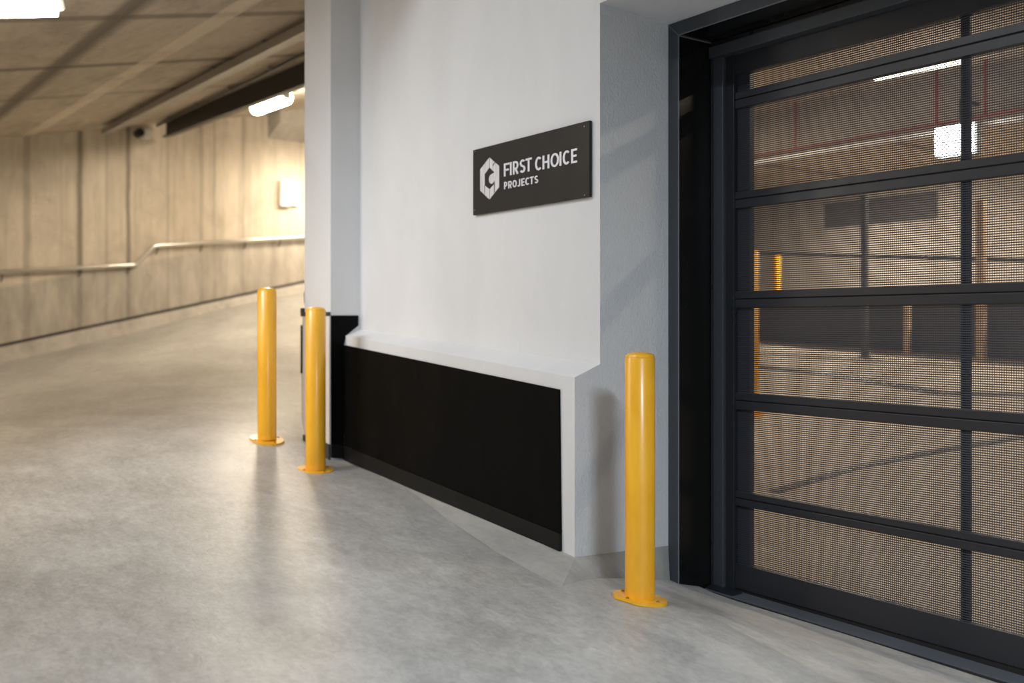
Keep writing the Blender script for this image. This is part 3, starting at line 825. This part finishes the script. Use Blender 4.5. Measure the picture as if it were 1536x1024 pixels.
channel([(1135,550),(1250,562),(1350,579),(1410,590),(1536,592),(1700,596)], .16, 'dark kerb line crossing the garage floor just before the dark parapet')
channel([(1160,738),(1280,702),(1400,678),(1536,655),(1680,640)], .11, 'dark strip slanting over the garage floor low behind the mesh door')

# ------------------------------------------------------------------ ramp fittings
g = thing('handrail', 'stainless steel handrail with a kink along the far concrete wall', 'handrail', tuple(onX(203,397,XW+.09)))
XHR = XW + .09
hp = [onX(-420,436,XHR), onX(0,408,XHR), onX(203,397,XHR), onX(232,368.5,XHR), onX(457,355,XHR), onX(640,344,XHR)]
bm = B(); tube(bm, smooth_path(hp, .05, 4), .032, 14); obj('rail', bm, M['steel'], g, True)
for px in (-190, 3, 120, 193, 236, 302, 368, 420, 520):
    for a, b in zip([(-420,436),(0,408),(203,397),(232,368.5),(457,355)], [(0,408),(203,397),(232,368.5),(457,355),(640,344)]):
        if a[0] <= px <= b[0]:
            py = a[1] + (b[1]-a[1])*(px-a[0])/(b[0]-a[0]); break
    p = onX(px, py, XHR)
    bm = B(); tube(bm, smooth_path([p, p+Vector((0,0,-.10)), (XW-.002, p.y, p.z-.13)], .05, 4), .010, 8); obj('bracket', bm, M['darksteel'], g, True)
p0, p1 = onX(421.5,309,XW+.12), onX(436,271,XW+.12)
g = thing('junction_box', 'plain white box on the bright concrete wall above the handrail', 'junction box', (XW+.06, (p0.y+p1.y)/2, p0.z))
bm = B(); box(bm, XW-.001, XW+.12, p0.y, p1.y, p0.z, p1.z, .01); obj('body', bm, M['plastic'], g)
bm = B(); box(bm, XW+.121, XW+.132, p0.y+.008, p1.y-.008, p0.z+.01, p1.z-.01, .004); obj('lid', bm, M['plastic'], g)
p0, p1 = onX(437,308,XW+.09), onX(448.5,274,XW+.09)
g = thing('isolator_box', 'pale grey box with a dark latch beside the white wall box', 'isolator box', (XW+.05, (p0.y+p1.y)/2, p0.z))
bm = B(); box(bm, XW-.001, XW+.09, p0.y, p1.y, p0.z, p1.z, .008); obj('body', bm, M['plasticgrey'], g)
pk = onX(443,294,XW+.09); bm = B(); box(bm, XW+.088, XW+.105, pk.y-.018, pk.y+.018, pk.z-.03, pk.z+.03, .004); obj('latch', bm, M['blackplastic'], g)
pk = onX(438.5,275,XW+.09); bm = B(); box(bm, XW+.088, XW+.1, pk.y-.012, pk.y+.03, pk.z-.02, pk.z+.012, .003); obj('hinge', bm, M['blackplastic'], g)

# ceiling-hung services
def hung(a, b, prof, t0=0.0, t1=1.06):
    """solid of cross-section prof (side, drop below ceiling) from plan point a to b"""
    d = (b-a); n_ = Vector((-d.y, d.x, 0)).normalized(); E_ = []
    for t_ in (t0, t1):
        p = a + d*t_
        E_.append([(p.x+n_.x*u, p.y+n_.y*u, zc(p.x+n_.x*u, p.y+n_.y*u)+w_) for u, w_ in prof])
    return E_
def rect(u0, u1, w0, w1): return [(u0,w0),(u1,w0),(u1,w1),(u0,w1)]
a, b = onC(160,199,-.12), onC(457,50,-.12)
g = thing('cable_tray', 'grey steel cable tray running under the ramp ceiling', 'cable tray', (a.x, a.y, zc(a.x,a.y)-.15))
bm = B()
for rc in (rect(-.075,.075,-.135,-.12), rect(-.081,-.075,-.135,-.05), rect(.075,.081,-.135,-.05)): hexa(bm, *hung(a, b, rc))
obj('channel', bm, M['galv'], g)
for k_ in range(5):
    p = a.lerp(b, .08+.2*k_); bm = B(); box(bm, p.x-.02, p.x+.02, p.y-.05, p.y+.05, zc(p.x,p.y)-.128, zc(p.x,p.y)+.02); obj('hanger', bm, M['galv'], g)
a, b = onC(222,195,-.05), onC(457,80,-.05)
a = a.lerp(b, max(0, (XW+.3-a.x)/(b.x-a.x)))
g = thing('conduit', 'thin dark conduit under the ramp ceiling between tray and steel beam', 'pipe', (a.x, a.y, zc(a.x,a.y)-.06))
e_ = a + (b-a)*1.05
bm = B(); tube(bm, [(a.x,a.y,zc(a.x,a.y)-.05),(e_.x,e_.y,zc(e_.x,e_.y)-.05)], .022, 10); obj('pipe', bm, M['darksteel'], g, True)
for k_ in range(4):
    p = a.lerp(b, .12+.24*k_); bm = B(); box(bm, p.x-.015, p.x+.015, p.y-.035, p.y+.035, zc(p.x,p.y)-.06, zc(p.x,p.y)-.012); obj('clip', bm, M['galv'], g)
# security camera at the conduit's far end
p = onX(213,199,XW+.2)
g = thing('security_camera', 'small white camera with dark round lens high on the far concrete wall', 'camera', (XW+.1, p.y, p.z))
bm = B(); box(bm, XW-.001, XW+.2, p.y+.03, p.y+.16, p.z-.06, p.z+.06, .015); obj('body', bm, M['plastic'], g)
bm = B(); tube(bm, [(XW+.05,p.y-.03,p.z),(XW+.23,p.y-.03,p.z)], .065, 20); obj('lens', bm, M['blackplastic'], g, True)
# dark steel beam: web and flange
a, b = onC(252,193,-.14), onC(457,112,-.14)
bm = B()
for rc in (rect(-.03,.03,-.25,.01), rect(-.085,.085,-.27,-.245)): hexa(bm, *hung(a, b, rc))
obj('ceiling_beam', bm, M['darksteel'], kind='structure')

# tube lights of the ramp
LB = -.17
a, b = onC(378,162,LB), onC(436,145,LB)
yl1 = (a.y+b.y)/2
A1 = Vector((a.x, yl1, zc(a.x,yl1)+LB)); B1 = Vector((b.x, yl1, zc(b.x,yl1)+LB))
tube_light(A1, B1, 'lit tube light under the ramp ceiling beside the white column', M['warmtube'], 'tube lights', .10)
p = onC(84, 3, -.1); q_ = onC(10, -3, -.1)
xl2 = p.x
tube_light((xl2, p.y, zc(xl2,p.y)-.135), (xl2, p.y-1.25, zc(xl2,p.y-1.25)-.135), 'lit tube light on the ceiling at the top left corner', M['toptube'], 'tube lights', .06)

# ------------------------------------------------------------------ lights
def area(name, loc, sx, sy_, watts, color, rot=(0,0,0), spread=180):
    l = bpy.data.lights.new(name, 'AREA'); l.shape = 'RECTANGLE'; l.size = sx; l.size_y = sy_
    l.energy = watts; l.color = color; l.spread = math.radians(spread)
    o = bpy.data.objects.new(name, l); COL.objects.link(o); o.location = loc; o.rotation_euler = rot
    return o
WARM = (1, .84, .63); NEUT = (.92, .96, 1.0); COOL = (.80, .90, 1)
# unseen lights for the column, white wall and door reveal
area('landing_unseen_light', (-6.6, .1, zc(-6.6,.1)-.1), 1.4, .16, 33, NEUT, (1.0, 0, 0), 105)  # added under the ramp ceiling to brighten the column front
area('landing_unseen_light', (-4.2, .2, 4.5), 1.4, .16, 92, NEUT, (.28, 0, 0))
area('landing_unseen_light', (.7, 1.2, 2.9), 1.4, .16, 360, COOL)  # inferred from the bollard shadow, lowered to brighten the foot of the reveal
# unseen lights assumed along the ramp
area('ramp_unseen_light', (XW+1.1, 7.4, 3.9), .16, 1.2, 85, WARM, (0, .5, 0))  # wall wash hidden by the column, added to strengthen the bright wall patch
area('ramp_unseen_light', (-7.6, -1.6, zc(-7.6,-1.6)-.12), .16, 1.4, 120, (1,.74,.46))  # added to warm the floor at the left
area('ramp_unseen_light', (-10.0, -1.4, zc(-10,-1.4)-.12), .16, 1.4, 100, WARM)
area('ramp_unseen_light', (-13.5, -1.5, zc(-13.5,-1.5)-.12), .16, 1.4, 70, WARM)
# fill lights added to brighten the garage behind the mesh
area('garage_fill_light', (-7.5, 7.5, 3.65), 1.4, .16, 170, WARM)
area('garage_fill_light', (-2.0, 6.3, 3.65), 1.4, .16, 150, WARM)
area('garage_fill_light', (-9.5, 13.0, 3.65), 1.4, .16, 330, WARM)
area('garage_fill_light', (-6.0, 13.0, 3.65), 1.4, .16, 330, WARM)
area('garage_fill_light', (-1.5, 10.8, 3.65), 1.4, .16, 150, WARM)
w = bpy.data.worlds.new('world'); SC.world = w; w.use_nodes = True
w.node_tree.nodes['Background'].inputs[0].default_value = (.5,.55,.6,1); w.node_tree.nodes['Background'].inputs[1].default_value = .05

# ------------------------------------------------------------------ camera
cam = bpy.data.cameras.new('camera'); co = bpy.data.objects.new('camera', cam); COL.objects.link(co)
co.location = (0, 0, CZ); cam.sensor_width = 36; cam.lens = F/1536*36
co.rotation_euler = (math.pi/2, 0, math.atan2(-DV[0], DV[1]))
cam.shift_y = (HY-512)/1536
cam.clip_start = .05; cam.clip_end = 200
cam.dof.use_dof = True; cam.dof.focus_distance = 4.9; cam.dof.aperture_fstop = 1.3
SC.camera = co
SC.view_settings.view_transform = 'Standard'; SC.view_settings.look = 'None'
SC.view_settings.exposure = -0.45; SC.view_settings.gamma = 1; SC.view_settings.use_curve_mapping = False
